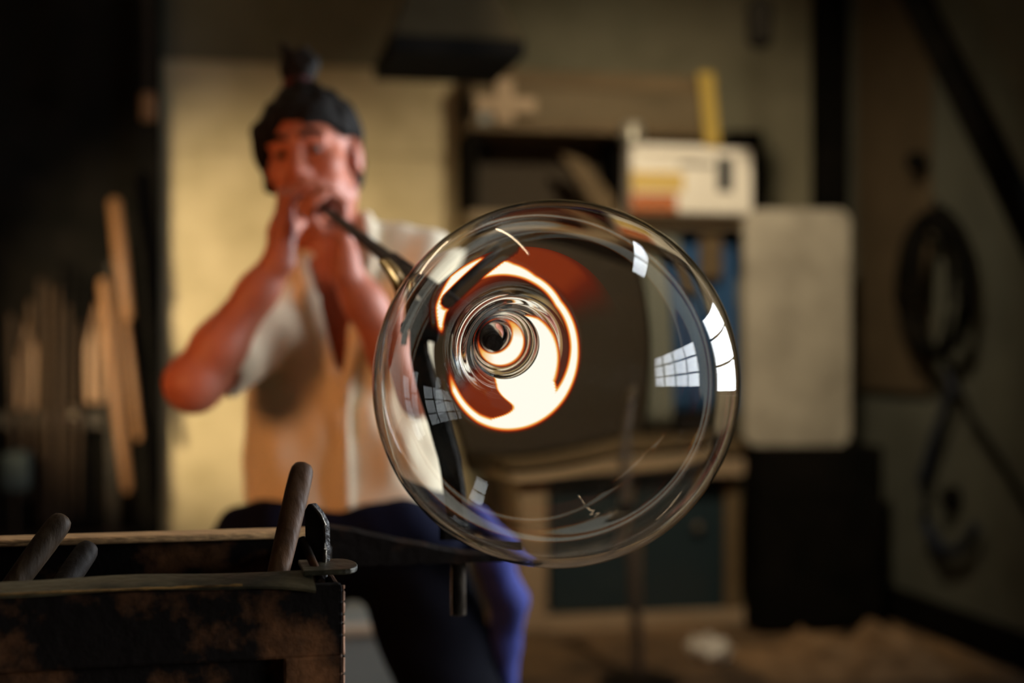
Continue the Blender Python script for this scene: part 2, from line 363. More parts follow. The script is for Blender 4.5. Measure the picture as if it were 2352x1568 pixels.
MB().lathe([(-.12, .03), (-.1, .05), (.05, .17), (.06, .175), (.055, .16), (-.08, .04), (-.08, 0)], pp0, pa, n=28, cap=False).build('shade', M_iron, t, 40)
MB().ball(pp0 - pa * .03, .04, sub=2).build('bulb', glow('added_back_bulb', (1, .78, .48), 40), t, 60)
L = bpy.data.lights.new('added_back_light', 'SPOT'); L.shadow_soft_size = .08; L.spot_size = math.radians(80); L.spot_blend = 1.0; L.energy = BACK_LAMP_W; L.color = (1, .80, .52)
lo = bpy.data.objects.new('added_back_light', L); C.objects.link(lo); lo.parent = t; lo.matrix_parent_inverse = t.matrix_basis.inverted()
lo.location = pp0 + pa * .07; lo.rotation_euler = pa.to_track_quat('-Z', 'Y').to_euler()

# ------------------------------------------------------------------ back wall furnishings
t = thing('plaster_board', B(720, 1330, .06), 'large pale yellowish board behind the glassblower', 'board')
slab(MB(), 372, 150, 1068, 352, .06, .03).build('panel', M_board, t); slab(MB(), 372, 354, 1068, 1340, .06, .03).build('panel', M_board, t)
for px in (400, 1040): slab(MB(), px, 1338, px + 25, 1700, .05, .03).build('leg', M_brown, t)
# dark backing with the rod rack
tag(slab(MB(), -330, -420, 364, 1620, .10, .05).build('rack_backing', M_black), 'black sooty backing board behind the wooden rods', 'board')
tag(slab(MB(), 312, -700, 370, 1720, .19, .03, .01).build('steel_column', M_black), 'black steel column between rod rack and pale board', 'column')
t = thing('rod_rack', B(110, 1400, .5), 'black iron rack bar holding the wooden rods', 'rack')
slab(MB(), -120, 945, 240, 985, .42, .05).build('crossbar', M_iron, t); slab(MB(), -120, 1230, 300, 1270, .36, .14).build('tray', M_iron, t)
for px in (-110, 245): slab(MB(), px, 600, px + 25, 1700, .36, .05).build('upright', M_iron, t)
MB().ball(B(168, 952, .44), .035, sub=3).build('knob', M_steel, t, 60)
rods = [((262, 455), (293, 735), 15, 'thick wooden rod tilted at the top of the rack', M_rod), ((236, 640), (293, 1130), 12, 'long bright wooden rod slanting across the rack', M_rod),
        ((280, 690), (318, 1010), 9, 'slim wooden rod leaning next to the long bright rod', M_rod), ((92, 640), (98, 1210), 5, 'thin dark rod standing near the outer end of the rack', M_roddk),
        ((112, 650), (116, 1215), 5, 'thin dark rod second in the upright row', M_roddk), ((134, 660), (134, 1215), 5, 'thin dark rod third in the upright row', M_roddk),
        ((156, 700), (150, 1200), 6, 'dark rod fourth in the upright row beside the knob', M_roddk), ((70, 690), (60, 1150), 7, 'brown rod before the brown paddle', M_roddk), ((185, 740), (178, 1190), 5, 'thin dark rod beside the broad wooden paddle', M_roddk), ((26, 720), (34, 1230), 6, 'dark rod at the edge of the rack', M_roddk)]
for (a, b, r, lab, m) in rods:
    A, Bq = B(*a, .5), B(*b, .5); rr = r / F * A.y
    tag(MB().tube([A, lerp(A, Bq, .03), lerp(A, Bq, .5), lerp(A, Bq, .97), Bq], [rr * .6, rr, rr * 1.05, rr * .9, rr * .6], 12).build('wooden_rod', m, None, 50), lab, 'rod', 'wooden rods on the rack')
for (pts, lab) in (([(222, 690), (238, 780), (240, 925), (198, 925), (196, 800)], 'broad tan wooden paddle hanging behind the bright rod'), ([(62, 730), (82, 800), (80, 940), (38, 940), (40, 820)], 'brown wooden paddle hanging behind the dark rods')):
    tag(MB().prism([B(x, y, .30) for x, y in pts], V * .02, .004).build('wooden_paddle', M_rod), lab, 'paddle', 'wooden paddles on the rack')
t = thing('hanging_tool', B(340, 275, .5), 'dark tool with a tan tip hanging before the column', 'tool')
slab(MB(), 332, -80, 350, 215, .45, .03, .004).build('shaft', M_iron, t); slab(MB(), 322, 212, 358, 275, .46, .05, .012).build('tip', M_rod, t)
t = tag(slab(MB(), 0, 1040, 62, 1130, .78, .15, .02).build('grey_box', mat('grey_enamel', (.03, .038, .036), .7, spec=.1)), 'small grey box low on the rod rack', 'box')
# extraction hood
hc = P(1025, 155, 5.3); sx = 145 / F * 5.3
t = thing('extraction_hood', hc, 'brown trapezoid extraction hood with a black lip hanging above', 'hood')
def ring4(z, hx, hy): return [hc + U * a * hx + V * b * hy + Vector((0, 0, z)) for a, b in ((-1, -1), (1, -1), (1, 1), (-1, 1))]
hb = MB(); r0 = ring4(.05, sx, .28); r1 = ring4(.36, sx * .47, .13)
q0 = [hb.bm.verts.new(p) for p in r0]; q1 = [hb.bm.verts.new(p) for p in r1]
for k in range(4): hb.bm.faces.new((q0[k], q0[(k + 1) % 4], q1[(k + 1) % 4], q1[k]))
hb.bm.faces.new(q1)
hb.build('canopy', mat('brown_sheet', (.035, .027, .014), .8, col2=(.05, .04, .022), spec=.1), t)
MB().box(hc + Vector((0, 0, .025)), (sx * 2.02, .57, .06), RZ, .006).build('lip', M_black, t)
MB().box(hc + Vector((0, 0, 1.4)), (.2, .2, 2.1), RZ, .006).build('duct', M_black, t)
# shelf with things
t = thing('wall_shelf', B(1350, 520, .3), 'open brown wooden wall shelf with dark compartments', 'shelf')
slab(MB(), 1078, 165, 1640, 205, .45, .40).build('top_board', M_brown, t)
slab(MB(), 1082, 205, 1634, 285, .44, .02).build('fascia_board', mat('tan_board', (.085, .065, .035), .75, col2=(.125, .095, .055), scale=6, stretch=(.3, 1, 1)), t)
slab(MB(), 1078, 285, 1640, 305, .45, .40).build('shelf_board', M_brown, t)
slab(MB(), 1082, 300, 1640, 500, .10, .02).build('back_panel', mat('dark_ply', (.035, .026, .016), .8), t)
slab(MB(), 1078, 490, 1745, 520, .45, .40).build('shelf_board', mat('pale_shelf_wood', (.22, .17, .11), .7), t)
slab(MB(), 1080, 205, 1098, 490, .43, .36).build('side_panel', M_black, t); slab(MB(), 1418, 305, 1440, 490, .43, .36).build('divider', M_black, t)
t = thing('wooden_cross', B(1160, 285, .48), 'pale wooden cross shape leaning on the shelf fascia', 'cross')
slab(MB(), 1140, 180, 1180, 282, .48, .02).build('upright', M_wood, t); slab(MB(), 1092, 222, 1232, 258, .485, .02).build('crosspiece', M_wood, t)
tag(slab(MB(), 1100, 258, 1128, 284, .47, .02, .004).build('grey_packet', mat('grey_card', (.2, .22, .22), .7)), 'small grey packet beside the wooden cross', 'packet')
tag(MB().prism([B(x, y, .40) for x, y in ((1290, 350), (1345, 370), (1425, 470), (1425, 488), (1370, 488), (1330, 420))], V * .08, .006).build('leather_strap', M_brown), 'brown curved leather piece lying in the dark compartment', 'strap')
cc = B(1455, 333, .35)
t = tag(MB().lathe([(0, 0), (0, .05), (.004, .055), (.085, .055), (.09, .052), (.095, .05), (.098, 0)], B(1452, 325, .5) + Vector((0, 0, -.01)), n=28, cap=False).build('tin_can', mat('dull_tin', (.28, .27, .23), .4, .5), None, 40), 'dull grey tin standing on top of the printed carton', 'tin')
tag(MB().prism([B(x, y, .5) for x, y in ((1605, 165), (1640, 165), (1655, 335), (1622, 335))], V * .03, .004).build('spirit_level', mat('yellow_paint', (.42, .30, .06), .5)), 'yellow spirit level standing upright behind the carton', 'spirit level')
t = thing('printed_carton', B(1590, 490, .5), 'white carton with yellow and orange print on the shelf', 'carton')
slab(MB(), 1450, 338, 1728, 489, .55, .30, .006).build('carton_body', M_white, t)
for (x0, y0, x1, y1, c, nm) in ((1450, 395, 1570, 440, (.62, .45, .14), 'yellow_print'), (1450, 445, 1555, 485, (.42, .13, .04), 'orange_print'), (1648, 360, 1682, 440, (.02, .025, .03), 'black_print'), (1560, 372, 1640, 384, (.25, .25, .24), 'grey_print')):
    slab(MB(), x0, y0, x1, y1, .552, .004, 0).build(nm, mat(nm, c, .6), t)
slab(MB(), 1470, 332, 1620, 352, .57, .33, .006).build('lid_flap', M_white, t)
tag(slab(MB(), 1680, 300, 1752, 489, .22, .17, .006).build('black_case', M_black), 'black case standing behind the printed carton', 'case')
# hanging cloths under the shelf
def drape(name, px0, py0, px1, py1, off, m, lab, cat, waves=4, amp=.025, skew=0):
    mb = MB(); n, k = 30, 14; g = []
    for i in range(n + 1):
        col = []
        for j in range(k + 1):
            x = lerp(px0, px1, i / n) + skew * j / k * (1 - i / n); y = lerp(py0, py1, j / k)
            col.append(mb.bm.verts.new(B(x, y, off) - V * (amp * math.sin(i / n * waves * 6.283 + j * .12) * (.4 + .6 * j / k))))
        g.append(col)
    for i in range(n):
        for j in range(k): mb.bm.faces.new((g[i][j], g[i + 1][j], g[i + 1][j + 1], g[i][j + 1]))
    o = mb.build(name, m, None, 60); s_ = o.modifiers.new('thickness', 'SOLIDIFY'); s_.thickness = .006
    return tag(o, lab, cat)
drape('blue_work_coat', 1545, 525, 1690, 950, .30, mat('blue_coat_cloth', (.02, .075, .20), .9, col2=(.03, .10, .25)), 'blue work coat hanging under the printed carton', 'coat', 3, .03)
drape('grey_towel', 1495, 530, 1560, 980, .36, mat('grey_towel_cloth', (.20, .22, .20), .9), 'grey blue towel hanging beside the blue coat', 'towel', 2, .02)
tag(slab(MB(), 1610, 530, 1660, 640, .38, .04, .01).build('brown_pouch', M_brown), 'brown pouch hanging on the blue work coat', 'pouch')
tag(slab(MB(), 1085, 520, 1490, 994, .20, .1, .006).build('dark_cupboard', mat('cupboard_brown', (.028, .02, .012), .7)), 'dark brown cupboard standing on the workbench under the shelf', 'cupboard')
# marbled plate
mb = MB(); pl = []
for (cx, cyy, a0) in ((1925, 510, 0), (1740, 510, 90), (1740, 995, 180), (1925, 995, 270)):
    for q in range(0, 91, 15):
        an = math.radians(a0 + q); pl.append(B(cx + 30 * math.cos(an), cyy - 30 * math.sin(an), .75))
mb.prism(pl, V * .03, .006)
tag(mb.build('stone_plate', mat('mottled_stone', (.27, .25, .21), .8, col2=(.40, .375, .32), scale=5, bump=.2)), 'mottled grey plate with rounded corners leaning above the black chest', 'plate')
tag(slab(MB(), 1744, 1028, 2030, 1445, .85, .19, .01).build('black_chest', M_black), 'black chest under the mottled grey plate', 'chest')
# workbench with a glazed cabinet below
t = thing('workbench', B(1450, 1450, .5), 'pale wooden workbench with double top and glazed doors', 'workbench')
slab(MB(), 1170, 1016, 1738, 1046, .62, .5).build('top_board', M_brown, t); slab(MB(), 1170, 1062, 1740, 1096, .64, .55).build('worktop', M_wood, t)
slab(MB(), 1180, 1046, 1700, 1062, .55, .4, 0).build('spacer', M_black, t)
slab(MB(), 1188, 1096, 1256, 1450, .55, .4).build('stile', M_wood, t); slab(MB(), 1668, 1096, 1700, 1450, .55, .4).build('stile', M_brown, t)
slab(MB(), 1256, 1408, 1715, 1446, .56, .4).build('bottom_rail', M_wood, t)
M_dk = mat('dark_glass_blue_reflection', (.02, .035, .045), .15, spec=.5)  # blue reflection mixed into the dark glass colour
for x0, x1 in ((1262, 1450), (1474, 1664)):
    d = slab(MB(), x0, 1102, x1, 1404, .52, .02).build('door', M_dk, t)
    MB().ball(B(x1 - 60 if x0 > 1400 else x1 - 30, 1212, .54), .026, sub=3).build('knob', M_steel, d, 60)
slab(MB(), 1450, 1096, 1474, 1408, .54, .1).build('stile', M_brown, t)
tag(slab(MB(), 1585, 965, 1680, 1001, .45, .2, .01).build('dark_tool_tray', M_iron), 'dark tool tray lying on the workbench', 'tray')
# thin stand before the bench
t = thing('steel_stand', P(1455, 1560, 5.6), 'thin steel stand pole before the workbench', 'stand')
zb = 5.55
MB().tube([P(1436, 915, zb), P(1446, 1150, zb), Vector((P(1468, 1500, zb).x, zb, .02))], .022, 14).build('pole', mat('dull_pole', (.14, .12, .10), .4, .5), t, 50)
MB().lathe([(0, 0), (0, .16), (.015, .16), (.025, .03), (.025, 0)], Vector((P(1468, 1500, zb).x, zb, 0)), n=28, cap=False).build('base', M_iron, t, 40)
MB().ball(P(1436, 905, zb), .035, sub=3).build('cap', M_steel, t, 60); MB().ball(P(1452, 1195, zb - .02), .035, sub=3).build('joint', M_iron, t, 60)
# grey tub behind the glassblower
t = thing('grey_tub', P(860, 1600, 4.2), 'pale grey tub on the floor behind the legs', 'tub')
MB().box(P(850, 1490, 4.4) , (.36, .3, .24), RZ, .02).build('tub_body', mat('grey_plastic', (.12, .13, .12), .6), t)
MB().box(P(850, 1420, 4.4), (.4, .34, .03), RZ, .008).build('lid', M_wood, t)
MB().box(P(850, 1700, 4.4), (.34, .28, .42), RZ, .01).build('plinth', M_black, t)
# ------------------------------------------------------------------ on the wall at the side
def rslab(x0, y0, x1, y1, off, th):
    a0 = R(x0, y0, off); a1 = R(x1, y1, off); b0, b1 = sorted((a0.dot(V), a1.dot(V)))
    zt = R((x0 + x1) / 2, y0, off).z; zb_ = R((x0 + x1) / 2, y1, off).z
    a = RIGHT_A - off; return rbox(MB(), (a, a + th), (b0, b1), (zb_, zt), .005)
tag(rslab(1968, -150, 2130, 900, .03, .028).build('plywood_sheet', mat('dark_plywood', (.06, .042, .022), .8, col2=(.085, .06, .033), scale=4)), 'dark brown plywood sheet on the wall near the corner post', 'board')
tag(MB().tube([R(2040, -130, .35), R(2210, 210, .35), R(2300, 390, .35), R(2420, 640, .35), R(2520, 860, .35)], .058, 16).build('flue_pipe', M_black, None, 50), 'thick black flue pipe slanting across the grey green wall', 'pipe')
mb = MB()
def hose_loop(cx, cyy, rx, ry, off, n=28, tw=0):
    return [R(cx + rx * math.cos(k * 2 * math.pi / n) + tw * math.sin(k * 2 * math.pi / n), cyy + ry * math.sin(k * 2 * math.pi / n), off + .02 * math.sin(k * .9)) for k in range(n)]
t = thing('hose_coil', R(2150, 830, .1), 'black hose coil hanging on a hook on the wall', 'hose')
for k, (cx, cyy, rx, ry) in enumerate(((2150, 650, 85, 165), (2146, 660, 70, 160), (2155, 655, 60, 150), (2140, 670, 78, 150), (2160, 645, 50, 165), (2145, 660, 36, 150))):
    MB().tube(hose_loop(cx, cyy, rx, ry, .09 + .028 * (k % 3)), .016, 10, closed=True).build('coil', M_black, t, 60)
MB().tube([R(2150, 475, .012), R(2150, 480, .09), R(2150, 460, .13)], .012, 10).build('hook', M_iron, t, 50)
tag(MB().tube([R(2165, 800, .08), R(2185, 900, .07), R(2150, 1000, .06), R(2120, 1100, .06), R(2125, 1200, .06), R(2165, 1270, .06), R(2215, 1260, .06), R(2240, 1210, .06)], [.022, .024, .026, .026, .026, .026, .026, .024], 12).build('blue_hose', mat('dark_blue_hose', (.010, .016, .035), .5), None, 60), 'dark blue hose hooping below the black coil', 'hose')
tag(MB().tube([R(2170, 800, .05), R(2230, 960, .05), R(2300, 1060, .05), R(2370, 1180, .05), R(2440, 1300, .05)], .014, 10).build('black_cable', M_black, None, 60), 'thin black cable running down the wall from the coil', 'cable')
tag(MB().ball(R(2185, 1145, .03), (.05, .05, .06), sub=2).build('water_valve', M_black, None, 60), 'small dark valve knob inside the blue hose hoop', 'valve')
tag(MB().ball(R(2105, 372, .09), (.05, .05, .05), sub=2).build('pipe_bracket', M_black, None, 60), 'small dark bracket on the plywood sheet', 'bracket')
t = thing('ceiling_lamp', P(1745, 108, 5.8), 'small dark unlit lamp hanging near the ceiling', 'lamp')
MB().lathe([(0, .03), (.02, .05), (.17, .055), (.20, .02)], P(1745, 108, 5.8), n=24).build('lamp_housing', M_black, t, 40)
MB().tube([P(1745, 50, 5.8), Vector((P(1745, 50, 5.8).x, 5.8, CEIL - .002))], .006, 8).build('cord', M_black, t, 60)
# ------------------------------------------------------------------ floor litter
def mound(name, c, rx, ry, hz, m, lab, seed):
    mb = MB(); n = 40; g = []
    for i in range(n + 1):
        row = []
        for j in range(n + 1):
            u = i / n * 2 - 1; v = j / n * 2 - 1; r = math.hypot(u, v)
            h = max(0, 1 - r * r) ** .8 * hz * (.55 + .9 * noise.fractal(Vector((u * 2.2 + seed, v * 2.2, seed)), 1, 2, 5))
            row.append(mb.bm.verts.new(Vector(c) + U * u * rx + V * v * ry + Vector((0, 0, max(.001, h) if r < 1 else .001))))
        g.append(row)
    for i in range(n):
        for j in range(n): mb.bm.faces.new((g[i][j], g[i + 1][j], g[i + 1][j + 1], g[i][j + 1]))
    return tag(mb.build(name, m, None, 60), lab, 'debris', kind='stuff')
M_dirt = mat('brown_rubble', (.16, .09, .04), .95, col2=(.36, .22, .11), scale=9, bump=.8, bscale=45)
mound('dirt_heap', (1.45, 5.92, 0), .50, .36, .17, M_dirt, 'brown dirt heap on the floor by the grey green wall', 3.1)
pc = P(1615, 1505, 5.7); pc.z = .05
tag(MB().ball((.83, 5.93, .05), (.075, .06, .05), jit=.9, sub=3, f=22).build('crumpled_paper', M_white), 'crumpled pale paper lying on the brown dirt', 'paper')

# ------------------------------------------------------------------ blowpipe, bubble
MOUTH = P(715, 455, 2.525); NECK = P(1135, 785, 1.33)
pd = (NECK - MOUTH).normalized(); PL = (NECK - MOUTH).length
t = thing('blowpipe', MOUTH, 'long dark steel blowpipe from the glassblower\'s lips to the glass bubble', 'blowpipe')
MB().tube([MOUTH + pd * q for q in (.0, .05, .6, .74, .76, PL - .06, PL - .02, PL + .004)], [.0078, .0082, .0085, .0092, .0125, .0125, .0105, .0080], 24).build('tube', M_iron, t, 40)
MB().lathe([(0, .0072), (.001, .0095), (.03, .0085), (.03, .006)], MOUTH - pd * .012, pd, n=20).build('mouthpiece', M_steel, t, 40)
e = -pd; CEN = NECK + pd * .187 + Vector((.002, 0, .004))
X1 = (Vector((1, 0, 0)) - e * e.x).normalized(); Z1 = X1.cross(e).normalized()
if Z1.z < 0: Z1 = -Z1
RB = .1485
def outer_profile():
    pr = []
    for k in range(0, 62):
        a = math.pi * k / 72.0
        pr.append((-math.cos(a) * RB * .985, math.sin(a) * RB))
    s0, r0 = pr[-1]
    pr += [(s0 + .004, r0 * .90), (s0 + .010, r0 * .80), (s0 + .018, .0475), (s0 + .028, .0425), (s0 + .04, .0395), (s0 + .052, .0365), (s0 + .062, .031), (s0 + .072, .0245), (s0 + .084, .0185), (s0 + .094, .0155), (s0 + .098, .0)]
    return pr
op = outer_profile(); smax = op[-1][0]
def inner_profile():
    pr = []
    for k in range(0, 62):
        a = math.pi * k / 72.0; th = .0013 + .0012 * (1 + math.cos(a)) * .2 + (.0045 * max(0, (k - 50) / 12.0) ** 2)
        pr.append((-math.cos(a) * (RB * .985 - th), math.sin(a) * (RB - th)))
    s0, r0 = pr[-1]
    for q, r in ((.005, .052), (.011, .043), (.018, .0355), (.024, .0335), (.03, .0325), (.036, .0295), (.042, .0285), (.048, .0255), (.054, .0215), (.06, .0185), (.066, .0145), (.07, .0115), (.072, .0)):
        pr.append((s0 + q, r))
    q = []
    for (a0, r0_), (a1, r1_) in zip(pr[-13:], pr[-12:]):
        for k in range(4):
            t_ = k / 4; s_ = a0 + (a1 - a0) * t_; q.append((s_, r0_ + (r1_ - r0_) * t_ + .0007 * math.sin(s_ * 1050)))
    return pr[:-13] + q + [pr[-1]]
M_glass = bpy.data.materials.new('clear_glass'); M_glass.use_nodes = True
nt = M_glass.node_tree; nt.nodes.remove(nt.nodes['Principled BSDF'])
g = nt.nodes.new('ShaderNodeBsdfGlass'); g.inputs['IOR'].default_value = 1.29; g.inputs['Roughness'].default_value = 0; g.inputs['Color'].default_value = (.985, .985, .975, 1)
nt.links.new(g.outputs[0], nt.nodes['Material Output'].inputs[0])
bub = thing('glass_bubble', CEN, 'large clear blown glass bubble glowing orange at its neck', 'glass bubble')
mb = MB(); mb.lathe(op, CEN, e, X1, 128, False); me_o = mb
o = mb.build('bubble_shell', M_glass, bub, 60)
mb2 = MB(); mb2.lathe(inner_profile(), CEN, e, X1, 128, False); bmesh.ops.recalc_face_normals(mb2.bm, faces=mb2.bm.faces[:])
bmesh.ops.reverse_faces(mb2.bm, faces=mb2.bm.faces[:])
tmp = bpy.data.meshes.new('x'); mb2.bm.to_mesh(tmp); mb2.bm.free()
jb = bmesh.new(); jb.from_mesh(o.data); jb.from_mesh(tmp); jb.to_mesh(o.data); jb.free(); bpy.data.meshes.remove(tmp)
for p in o.data.polygons: p.use_smooth = True
# glowing streak painted as emission on the bubble's shoulder: level stored per vertex
def interp(tb, x):
    for (x0, y0), (x1, y1) in zip(tb, tb[1:]):
        if x0 <= x <= x1: return y0 + (y1 - y0) * (x - x0) / (x1 - x0)
    return tb[-1][1]
RINGC = [(-180, 168), (-150, 176), (-120, 178), (-90, 172), (-45, 165), (0, 162), (45, 158), (75, 174), (92, 192), (112, 220), (130, 232), (148, 222), (180, 168)]
RINGW = [(-180, 0), (-165, 1), (-150, 3), (-120, 4), (-90, 6), (-45, 9), (0, 5), (45, 4), (75, 4), (92, 10), (112, 22), (130, 20), (146, 14), (156, 4), (165, 0), (180, 0)]
CRES = [(-180, 80), (-135, 80), (-134, 172), (-75, 172), (-50, 164), (-38, 132), (-10, 122), (15, 112), (45, 96), (60, 80), (180, 80)]
def smooth(x): x = max(0, min(1, x)); return x * x * (3 - 2 * x)
def streak_level(rho, th):
    rho = rho * (1.03 + .05 * math.cos(math.radians(2 * th)))
    rc, rw, co = interp(RINGC, th), interp(RINGW, th), interp(CRES, th)
    f = 0.0
    if rw > 0: f = max(f, 1 - max(0, abs(rho - rc) - rw) / 13.0) * min(1, rw / 3)
    c = 1 - max(0, rho - co) / 14.0
    if co > 82 and rho > 82:
        te = -118 + 24 * math.exp(-((rho - 135) / 26.0) ** 2)
        f = max(f, c * smooth((th - te) * rho * .01745 / 15.0))
    if 82 < rho < 168 and -165 < th < -88: f = max(f, .34 * smooth((th + 165) / 25))     # dull red island
    if 82 < rho < 162 and -40 < th < 60: f = max(f, .2 * smooth((th + 40) / 15) * smooth((60 - th) / 20))
    if 15 < th < 165: f = max(f, .36 * smooth(1.5 - abs(rho - 215) / 48.0) * smooth(math.sin((th - 15) / 150 * math.pi) * 1.3))  # reflected red haze painted into the glow
    # gap cut in the glow along the yoke prong, so the prong reads dark
    x, y = 1166 + rho * math.cos(math.radians(th)), 806 - rho * math.sin(math.radians(th))
    ax_, ay_, bx_, by_ = 998, 668, 1142, 560
    k = max(0, min(1, ((x - ax_) * (bx_ - ax_) + (y - ay_) * (by_ - ay_)) / ((bx_ - ax_) ** 2 + (by_ - ay_) ** 2)))
    dd = math.hypot(x - ax_ - k * (bx_ - ax_), y - ay_ - k * (by_ - ay_))
    return max(0, min(1, f)) * smooth((dd - 15) / 10)
def ring_level(rho, th):
    w_ = interp([(-180, .35), (-140, .8), (-100, 1), (0, 1), (50, .7), (80, .3), (110, .75), (150, .1), (180, .35)], th)
    f = w_ * max(0, 1 - max(0, abs(rho - 52) - (4 + 6 * math.cos(math.radians(th + 55)))) / 7.0)
    return max(f, .55 * max(0, 1 - abs(rho - 71) / 2.5) * (0.5 + .5 * math.cos(math.radians(th * 2 + 40))))
def glow_patch(name, rhos, fn, surf):
    me = bpy.data.meshes.new(name); n = 180; vs, fs, tv = [], [], []
    for rho in rhos:
        for k in range(n):
            th = k * 360 / n; th = th - 360 if th > 180 else th
            s_, r_ = surf(rho); an = math.radians(th)
            vs.append(CEN + e * s_ + (X1 * math.cos(an) + Z1 * math.sin(an)) * r_); tv.append(fn(rho, th))
    for i in range(len(rhos) - 1):
        for k in range(n):
            q = [i * n + k, i * n + (k + 1) % n, (i + 1) * n + (k + 1) % n, (i + 1) * n + k]
            if max(tv[j] for j in q) > .01: fs.append(q)
    me.from_pydata(vs, [], fs); at = me.attributes.new('glow_level', 'FLOAT', 'POINT'); at.data.foreach_set('value', tv)
    return me
M_glow = bpy.data.materials.new('glow_emission'); M_glow.use_nodes = True
nt = M_glow.node_tree; nt.nodes.remove(nt.nodes['Principled BSDF'])
at = nt.nodes.new('ShaderNodeAttribute'); at.attribute_name = 'glow_level'
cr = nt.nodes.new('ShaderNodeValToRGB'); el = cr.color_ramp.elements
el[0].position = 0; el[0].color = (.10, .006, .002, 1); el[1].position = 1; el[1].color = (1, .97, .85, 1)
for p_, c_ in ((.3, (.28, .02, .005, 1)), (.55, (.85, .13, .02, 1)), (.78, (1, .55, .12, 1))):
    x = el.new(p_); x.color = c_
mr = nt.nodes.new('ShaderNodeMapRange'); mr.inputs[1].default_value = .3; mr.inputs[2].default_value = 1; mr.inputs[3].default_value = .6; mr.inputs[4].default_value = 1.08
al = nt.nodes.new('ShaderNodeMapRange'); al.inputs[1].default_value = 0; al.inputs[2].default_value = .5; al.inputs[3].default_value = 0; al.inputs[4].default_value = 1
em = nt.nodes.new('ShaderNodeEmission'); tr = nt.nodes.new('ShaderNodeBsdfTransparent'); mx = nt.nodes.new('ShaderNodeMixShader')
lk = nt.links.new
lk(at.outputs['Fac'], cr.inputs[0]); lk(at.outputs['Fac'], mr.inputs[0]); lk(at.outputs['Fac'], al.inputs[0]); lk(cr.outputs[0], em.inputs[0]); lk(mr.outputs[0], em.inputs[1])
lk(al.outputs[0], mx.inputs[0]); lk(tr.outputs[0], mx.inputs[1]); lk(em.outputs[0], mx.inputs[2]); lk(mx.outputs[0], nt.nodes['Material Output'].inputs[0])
PXM = 1.265 / F
ip = inner_profile()
def surf_back(rho):
    r_ = rho * PXM; best = None
    for (s0, r0), (s1, r1) in zip(ip[30:], ip[31:]):
        if (r0 - r_) * (r1 - r_) <= 0: return (s0 + (s1 - s0) * ((r_ - r0) / (r1 - r0) if r1 != r0 else 0)) - .0012, r_ - .0008
    return ip[-1][0], r_
link('glow_streak', glow_patch('glow_streak', [84 + 2.2 * k for k in range(78)], streak_level, surf_back), M_glow, bub, 60)
link('glow_ring', glow_patch('glow_ring', [28 + 1.5 * k for k in range(32)], ring_level, surf_back), M_glow, bub, 60)

# ------------------------------------------------------------------ yoke stand holding the pipe
YD = 1.64
t = thing('pipe_yoke', P(1035, 1230, 1.53), 'dark iron forked yoke on a curved stem carrying the blowpipe', 'pipe stand')
sp = [(1038, 1240, 1.53), (1037, 1150, 1.545), (1030, 1050, 1.56), (1014, 960, 1.575), (994, 880, 1.59), (980, 810, 1.605), (974, 740, 1.62)]
sp2 = []
for i in range(len(sp) - 1):
    for k in range(4): sp2.append(tuple(lerp(sp[i][j], sp[i + 1][j], k / 4) for j in range(3)))
sp2.append(sp[-1])
mb = MB()
for i, (x, y, D) in enumerate(sp2):
    pass
def strip(mb, path, wid, th, bev=None):
    """flat bar along photo-space path, given half width in pixels at its own depth"""
    fr_, bk = [], []
    N = len(path); L_, R_ = [], []
    for i in range(N):
        p = P(*path[i]); q = P(*path[min(i + 1, N - 1)]) - P(*path[max(i - 1, 0)]); q.normalize()
        a = q.cross(Vector((0, 1, 0))).normalized(); hw = (wid[i] if hasattr(wid, '__len__') else wid) / F * path[i][2]
        L_.append(p - a * hw); R_.append(p + a * hw)
    n_ = Vector((0, th, 0)); rg = []
    for i in range(N):
        c = .18
        l, r = L_[i], R_[i]; rg.append([mb.bm.verts.new(v) for v in (lerp(l, r, c), lerp(l, r, 1 - c), r + n_ * .3, r + n_ * .7, lerp(l, r, 1 - c) + n_, lerp(l, r, c) + n_, l + n_ * .7, l + n_ * .3)])
    for a, b in zip(rg, rg[1:]):
        for k in range(8): mb.bm.faces.new((a[k], a[(k + 1) % 8], b[(k + 1) % 8], b[k]))
    mb.bm.faces.new(rg[0][::-1]); mb.bm.faces.new(rg[-1]); return mb
strip(MB(), sp2, [29 - 3 * i / len(sp2) for i in range(len(sp2))], .012).build('stem', M_fork, t, 30)
lpng = [(968, 735, 1.63), (948, 712, 1.63), (930, 680, 1.63), (914, 645, 1.62), (897, 618, 1.615), (884, 602, 1.61), (877, 598, 1.61)]
rpng = [(962, 735, 1.63), (1000, 708, 1.635), (1045, 672, 1.64), (1085, 637, 1.645), (1115, 608, 1.65), (1138, 584, 1.655), (1148, 576, 1.655)]
strip(MB(), lpng, [26, 24, 20, 17, 15, 12, 6], .02).build('prong', M_glint, t, 30)  # gold firelight carried by this prong's colour
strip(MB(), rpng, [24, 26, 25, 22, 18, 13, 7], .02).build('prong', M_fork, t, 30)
M_gold = mat('firelit_gold_edge', (.85, .50, .15), .3, .35, col2=(.45, .24, .07), scale=60)  # gold highlights painted as thin strips along the prongs
MB().tube([P(x - 7, y + 1, D - .004) for x, y, D in lpng[1:]], [.0030, .0036, .0040, .0042, .0036, .002], 10).build('wear_glint_edge', M_gold, t, 60)
MB().tube([P(x - 6, y - 14, D - .002) for x, y, D in rpng[2:]], [.0012, .002, .0026, .0022, .0014], 8).build('wear_glint_edge', M_glint, t, 60)
MB().box(P(968, 728, 1.63), (.036, .034, .036), Matrix.Rotation(.3, 3, 'Y'), .005).build('yoke_block', M_fork, t)
MB().tube([P(950, 722, 1.60), P(922, 765, 1.60)], .0075, 12).build('bolt', M_fork, t, 40)
